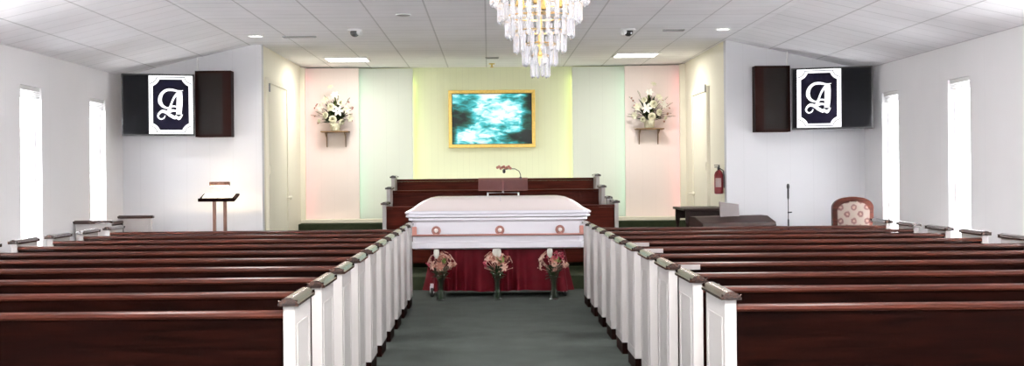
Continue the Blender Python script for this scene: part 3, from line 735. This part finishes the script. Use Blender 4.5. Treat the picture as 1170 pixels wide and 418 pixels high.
MB().prism([(.16,.80),(.5,.80),(.5,.925),(.36,.92),(.18,.85)], 'x', -.01, PW+.01, .006).build('lid', M['pianow'], pn)
MB().box(.03, PW-.03, -.02, .20, .70, .76, .004).build('key_bed', M['pianow'], pn)
m = MB(); kn = 36
for i in range(kn):
    w = (PW-.12)/kn; m.box(.06+i*w+.001, .06+(i+1)*w-.001, -.012, .15, .76, .785, .001)
m.build('white_keys', M['keys'], pn)
m = MB()
for i in range(kn-1):
    if i % 7 in (0,1,3,4,5): w = (PW-.12)/kn; m.box(.06+(i+1)*w-.006, .06+(i+1)*w+.006, .05, .15, .785, .797, .001)
m.build('black_keys', M['black'], pn)
r = MB().box(-.14, .14, -.008, .008, 0, .20, .006).build('music_rest', M['greyw'], pn, loc=(.48, .36, .895)); r.rotation_euler = (-.3, 0.14, 0)
MB().box(.05, PW-.05, .16, .30, .005, .05).build('pedal_board', M['pianow'], pn)
ms = thing('microphone_stand', 'thin black microphone stand against the right front wall', 'stand', (3.79, 15.5, 0))
MB().lathe([(.008,.03),(.008,.72),(.011,.73),(.011,.86),(.006,.87),(.006,1.12)], (0,0,0), 10).build('pole', M['blackm'], ms, True)
for k in range(3):
    a = 2*PI*k/3+.4; MB().tube([(0,0,.20),(.24*math.cos(a),.24*math.sin(a),.01)], .007, 8).build('leg', M['blackm'], ms, True)
MB().tube([(-.01,0,.95),(.045,0,.955)], .008, 8).build('clutch_knob', M['blackm'], ms, True)
m = MB(); m.lathe([(.010,1.12),(.013,1.14),(.013,1.25),(.018,1.26),(.020,1.29),(.012,1.315)], (0,0,0), 12); m.build('microphone', M['black'], ms, True)

chx = thing('armchair', 'arched mahogany armchair with rosette tapestry back in the right corner', 'armchair', (4.50, 15.15, 0), math.radians(6))
def arch(w, z0, z1, r=.16, n=10):
    pts = [(-w*.98, z0)]
    for k in range(n+1):
        t = PI-(PI/2)*k/n; pts.append((-w+r*1.25+r*1.25*math.cos(t), z1-r*.82+r*.82*math.sin(t)*(1)))
    pts2 = [(-p[0], p[1]) for p in pts[::-1]]
    # slight crown between the shoulders
    mid = [(-w*.1, z1+.006), (w*.1, z1+.006)]
    return pts+mid+pts2
out_ = arch(.262, .40, 1.145); inn = arch(.205, .46, 1.085, .13)
m = MB()
n = len(out_)
V = [[m.bm.verts.new((p[0], y, p[1])) for p in L_] for L_ in (out_, inn) for y in (-.02, .035)]
oF, oB, iF, iB = V
for i in range(n-1):
    m.bm.faces.new((oF[i],oF[i+1],iF[i+1],iF[i])); m.bm.faces.new((oB[i],iB[i],iB[i+1],oB[i+1])); m.bm.faces.new((oF[i],oB[i],oB[i+1],oF[i+1])); m.bm.faces.new((iF[i],iF[i+1],iB[i+1],iB[i]))
for (p, q, r_, s_) in ((oF[0],oB[0],iB[0],iF[0]), (oF[-1],iF[-1],iB[-1],oB[-1])): m.bm.faces.new((p,q,r_,s_))
m.build('back_frame', M['rail'], chx)
MB().prism(inn, 'y', -.035, .025, .012).build('upholstered_back', M['tapestry'], chx, True)
MB().box(-.25, .25, -.50, .0, .34, .40, .01).build('seat_rail', M['rail'], chx)
MB().box(-.235, .235, -.49, -.04, .40, .47, .025).build('seat_cushion', M['tapestry'], chx, True)
for x in (-.235, .235):
    MB().tube([(x,-.47,.34),(x,-.46,.18),(x,-.49,0)], [.024,.02,.016], 10).build('leg', M['rail'], chx, True)
    MB().tube([(x,.01,.42),(x,.02,.2),(x,.06,0)], [.024,.02,.016], 10).build('leg', M['rail'], chx, True)
    MB().tube([(x*1.1,-.0,.70),(x*1.14,-.2,.68),(x*1.14,-.38,.66),(x*1.06,-.42,.60),(x*1.02,-.40,.40)], .022, 10).build('armrest', M['rail'], chx, True)

fe = thing('fire_extinguisher', 'red fire extinguisher hung on the cream alcove wall at right', 'fire extinguisher', (3.055, 16.25, 1.18))
m = MB(); m.lathe([(.045,0),(.058,.008),(.060,.03),(.060,.25),(.050,.285),(.028,.31),(.018,.318)], (0,0,0), 20); m.build('cylinder', M['exred'], fe, True)
m = MB(); m.lathe([(.018,.318),(.020,.345),(.012,.35)], (0,0,0), 12).box(-.055, .015, -.008, .008, .35, .362).box(-.06, .015, -.008, .008, .375, .385).box(-.005, .01, -.006, .006, .345, .38); m.build('valve_handle', M['black'], fe)
MB().tube([(.02,0,.335),(.055,-.02,.31),(.066,-.03,.22),(.064,-.03,.08)], .007, 8).build('hose', M['black'], fe, True)
MB().box(.058, .075, -.02, .02, .10, .30).build('wall_bracket', M['steel'], fe)
m = MB(); prof = []
for z0, z1 in ((.09,.21),): m.prism([(.0612*math.cos(t), .0612*math.sin(t)) for t in [PI+.6+k*.12 for k in range(12)]]+[(.058*math.cos(t), .058*math.sin(t)) for t in [PI+.6+k*.12 for k in range(11,-1,-1)]], 'z', z0, z1)
m.build('instruction_label', M['label'], fe)

# ------------------------------------------------------------------ ceiling fittings
def downlight(X, Y, lab):
    o = thing('recessed_downlight', lab, 'ceiling light', (X, Y, ZC)); 
    MB().ring(.085, .008, (0,0,-.004), 28, 8).build('trim_ring', M['wmetal'], o, True)
    MB().lathe([(.08,-.006),(.08,-.001)], (0,0,0), 24).build('lens', M['down'], o)
    l = bpy.data.lights.new('downlight_lamp', 'SPOT'); l.energy = 60; l.spot_size = 2.4; l.spot_blend = .8; l.shadow_soft_size = .07; l.color = (1,.96,.9)
    lo = bpy.data.objects.new('downlight_lamp', l); C.objects.link(lo); lo.location = (X, Y, ZC-.02)
downlight(-2.85, 15.1, 'round lit downlight in the ceiling above left wall screen')
downlight(2.85, 14.8, 'round lit downlight in the ceiling above right wall screen')
def troffer(X, Y, w, d, lab, p, grp=None, z=ZC, col=(1,.98,.95)):
    o = thing('ceiling_panel_light', lab, 'ceiling light', (X, Y, z), 0, grp)
    f = MB(); t = .025; f.box(-w/2-t, w/2+t, -d/2-t, -d/2, -.012, 0).box(-w/2-t, w/2+t, d/2, d/2+t, -.012, 0).box(-w/2-t, -w/2, -d/2, d/2, -.012, 0).box(w/2, w/2+t, -d/2, d/2, -.012, 0)
    f.build('frame', M['wmetal'], o); MB().box(-w/2, w/2, -d/2, d/2, -.008, -.001).build('diffuser', M['tube'], o)
    area('panel_light_lamp', (X, Y, z-.02), (w, d), p, col)
troffer(-2.09, 18.3, .60, .60, 'lit square ceiling panel above the left wall flowers', 30, col=(1,.96,.90))
troffer(2.18, 18.0, .60, .60, 'lit square ceiling panel above the right wall flowers', 30, col=(1,.96,.90))
for k, Y in enumerate((10.6, 7.2, 3.8, .4)):  # panels out of frame, added to light the pews and room
    for X in (-2.2, 2.2):
        troffer(X, Y, .6, 1.2, 'added unseen fill panel on the ceiling over the %s pews, %s row of lights' % (('fourth to sixth','ninth','rear','entrance')[k], 'left' if X < 0 else 'right'), 28, 'added fill panels over the pews')
def eyeball(X, Y, yaw, lab):
    o = thing('ceiling_spotlight', lab, 'ceiling light', (X, Y, ZC))
    MB().ring(.075, .016, (0,0,-.006), 24, 8).build('trim_ring', M['wmetal'], o, True)
    MB().ball((0,0,-.035), .058, (1,1,.9)).build('eyeball', M['black'], o, True)
    MB().tube([(.03*yaw,-.02,-.03),(.075*yaw,-.05,-.055)], .028, 12).build('lamp_nose', M['wmetal'], o, True)
eyeball(-1.57, 14.55, 1, 'small adjustable ceiling spotlight left of the aisle'); eyeball(1.70, 14.75, -1, 'small adjustable ceiling spotlight right of the aisle, near the chandelier')
def vent(X, Y, w, d, lab):
    o = thing('ceiling_vent', lab, 'vent', (X, Y, ZC)); f = MB(); f.box(-w/2, w/2, -d/2, d/2, -.012, -.001); f.build('vent_plate', M['greyv'], o)
    s = MB()
    for k in range(4): s.box(-w/2+.01, w/2-.01, -d/2+d*(k+.3)/4, -d/2+d*(k+.6)/4, -.018, -.012)
    s.build('vent_slats', M['greyv'], o)
vent(-2.33, 15.2, .42, .07, 'long thin grey vent slot in ceiling left of the aisle'); vent(2.26, 14.85, .26, .08, 'short grey vent slot in ceiling right of the chandelier')
vent(.07, 18.2, .20, .08, 'small grey vent slot in ceiling above the waterfall picture')
o = thing('ceiling_speaker', 'round grey ceiling speaker left of the chandelier', 'speaker', (-.90, 13.2, ZC)); MB().lathe([(.075,-.002),(.072,-.012),(.04,-.014)], (0,0,0), 24).build('grille', M['greyv'], o); MB().ring(.076, .006, (0,0,-.004), 24, 6).build('rim', M['wmetal'], o)
o = thing('sprinkler_head', 'small brass sprinkler head on ceiling just above the waterfall picture', 'sprinkler', (.07, 19.2, ZC)); MB().lathe([(.05,-.001),(.045,-.012),(.012,-.014),(.012,-.05),(.03,-.055),(.03,-.062),(.004,-.064)], (0,0,0), 16).build('sprinkler_body', M['gold'], o, True)

# ------------------------------------------------------------------ chandelier
CX, CY = .345, 8.0
cd = thing('crystal_chandelier', 'tiered crystal prism chandelier with brass frame hanging over aisle', 'chandelier', (CX, CY, 0))
MB().lathe([(.07,3.198),(.075,3.18),(.05,3.155),(.012,3.15)], (0,0,0), 20).build('ceiling_canopy', M['brass'], cd, True)
m = MB()
for k in range(8): m.ring(.014, .003, (0,0,3.14-k*.023), 12, 5, 'y' if k % 2 else 'y')
m.build('chain', M['brass'], cd, True)
MB().lathe([(.008,2.98),(.014,2.95),(.010,2.90),(.022,2.86),(.010,2.80),(.014,2.6),(.010,2.5),(.018,2.40),(.008,2.3),(.014,2.22),(.004,2.18)], (0,0,0), 12).build('stem', M['brass'], cd, True)
tiers = [(.325,2.86,34),(.315,2.715,34),(.265,2.60,28),(.215,2.50,22),(.160,2.405,16),(.105,2.32,11),(.055,2.245,6)]
for (R_, z, n) in tiers:
    m = MB(); m.ring(R_, .0045, (0,0,z), 36, 6)
    for k in range(4):
        a = PI/4+k*PI/2; m.tube([(0,0,z+.02),(R_*math.cos(a), R_*math.sin(a), z)], .003, 5)
    m.build('tier_ring', M['brass'], cd, True)
def prism_mb(L_=.14, w=.0155):
    m = MB(); pts = [(w*math.cos(PI/2+k*2*PI/3+d), w*math.sin(PI/2+k*2*PI/3+d)) for k in range(3) for d in (-.18,.18)]
    v0 = [m.bm.verts.new((p[0], p[1], -.012)) for p in pts]; v1 = [m.bm.verts.new((p[0], p[1], -L_+.018)) for p in pts]
    t = m.bm.verts.new((0,0,0)); b = m.bm.verts.new((0,0,-L_)); n = 6
    for i in range(n):
        m.bm.faces.new((v0[i],v0[(i+1)%n],v1[(i+1)%n],v1[i])); m.bm.faces.new((t,v0[i],v0[(i+1)%n])); m.bm.faces.new((b,v1[(i+1)%n],v1[i]))
    return m
pm = proto_obj(prism_mb(), 'crystal_prism', M['crystal'])
for p in pm.polygons: p.use_smooth = False
cnt = 0; rest = MB()
for ti, (R_, z, n) in enumerate(tiers):
    for k in range(n):
        a = 2*PI*k/n+ti*.3; x, y = R_*math.cos(a), R_*math.sin(a)
        if (y < .02 or ti > 3) and cnt < 98:
            o = bpy.data.objects.new('crystal_prism', pm); C.objects.link(o); o.parent = cd; o.location = (x, y, z-.008); o.rotation_euler = (0, 0, a); cnt += 1
        else:
            t_ = prism_mb(); t_.bm.transform(Matrix.Translation((x, y, z-.008)) @ Matrix.Rotation(a, 4, 'Z')); me = bpy.data.meshes.new('t'); t_.bm.to_mesh(me); t_.bm.free(); rest.bm.from_mesh(me); bpy.data.meshes.remove(me)
ro = rest.build('rear_crystal_prisms', M['crystal'], cd); ro['kind'] = 'stuff'
for k in range(6):
    a = k*PI/3+.3; r_ = .15; m = MB(); m.lathe([(.010,0),(.018,.01),(.012,.03),(.011,.09)], (r_*math.cos(a), r_*math.sin(a), 2.56), 10)
    h = m.build('candle_holder', M['brass'], cd, True)
    m = MB(); m.lathe([(.006,0),(.016,.02),(.017,.04),(.008,.07),(.001,.085)], (r_*math.cos(a), r_*math.sin(a), 2.65), 10); m.build('bulb', M['bulb'], h, True)

# ------------------------------------------------------------------ light, world, camera
for sx, X in ((1, XL), (-1, XR)):  # uplights added out of frame to brighten the ceiling
    for Y in (7.35, 9.55):
        sc = thing('added_uplight', 'added unseen bronze half-bowl fill uplight on the %s wall between windows, %s' % ('left' if sx > 0 else 'right', 'nearer the coffin' if Y > 9 else 'nearer the entrance'), 'added fill light', (X, Y, 2.0))
        a = [(sx*.012*0, 0)]
        MB().prism([(0,0),(sx*.04,.0),(sx*.14,.09),(sx*.15,.12),(sx*.135,.12),(sx*.02,.02),(0,.12)][:4]+[(0,.12)], 'y', -.14, .14, .004).build('bowl', M['shelfm'], sc)
        MB().box(*(sorted((sx*.01, sx*.13))), -.12, .12, .121, .126).build('lit_top', M['down'], sc)
        d = Vector((sx*3.6, 3.4, 1.6)).normalized(); l = area('added_uplight_lamp', (X+sx*.09, sc.location.y, 2.16), (.12, .22), 18, (1,.985,.97)); l.rotation_euler = d.to_track_quat('-Z', 'Y').to_euler()
# fill light added behind the camera, then the chandelier bulbs and added point lamps
area('added_rear_fill', (.1, YR+.1, 1.7), (6.5, 2.6), 90, (1,.99,.98), (PI/2, 0, 0))
for (lx, ly, le, lz) in ((CX, CY, 16, 2.97), (CX, 3.6, 380, 2.5), (CX, -.6, 150, 2.4)):  # the first is the chandelier's own; the others are unseen lamps added as fill
    pl = bpy.data.lights.new('chandelier_and_fill_lamp', 'POINT'); pl.energy = le; pl.color = (1,.97,.93); pl.shadow_soft_size = .2
    plo = bpy.data.objects.new('chandelier_and_fill_lamp', pl); C.objects.link(plo); plo.location = (lx, ly, lz)
w = bpy.data.worlds.new('World'); bpy.context.scene.world = w; w.use_nodes = True
bg = w.node_tree.nodes['Background']; bg.inputs['Color'].default_value = (.97,.98,1,1); bg.inputs['Strength'].default_value = 46.0
cam = bpy.data.cameras.new('camera'); co = bpy.data.objects.new('camera', cam); C.objects.link(co); bpy.context.scene.camera = co
cam.sensor_fit = 'HORIZONTAL'; cam.sensor_width = 36; cam.lens = F/1170*36
cam.shift_x = (585-VX)/1170; cam.shift_y = -(209-VY)/1170; cam.clip_end = 200; cam.clip_start = .05
co.matrix_world = Matrix.Translation((0,0,H)) @ Matrix.Rotation(PI/2, 4, 'X') @ Matrix.Rotation(-.009, 4, 'Z')
vs = bpy.context.scene.view_settings; vs.view_transform = 'Standard'; vs.look = 'None'; vs.gamma = 1; vs.use_curve_mapping = False; vs.exposure = .45
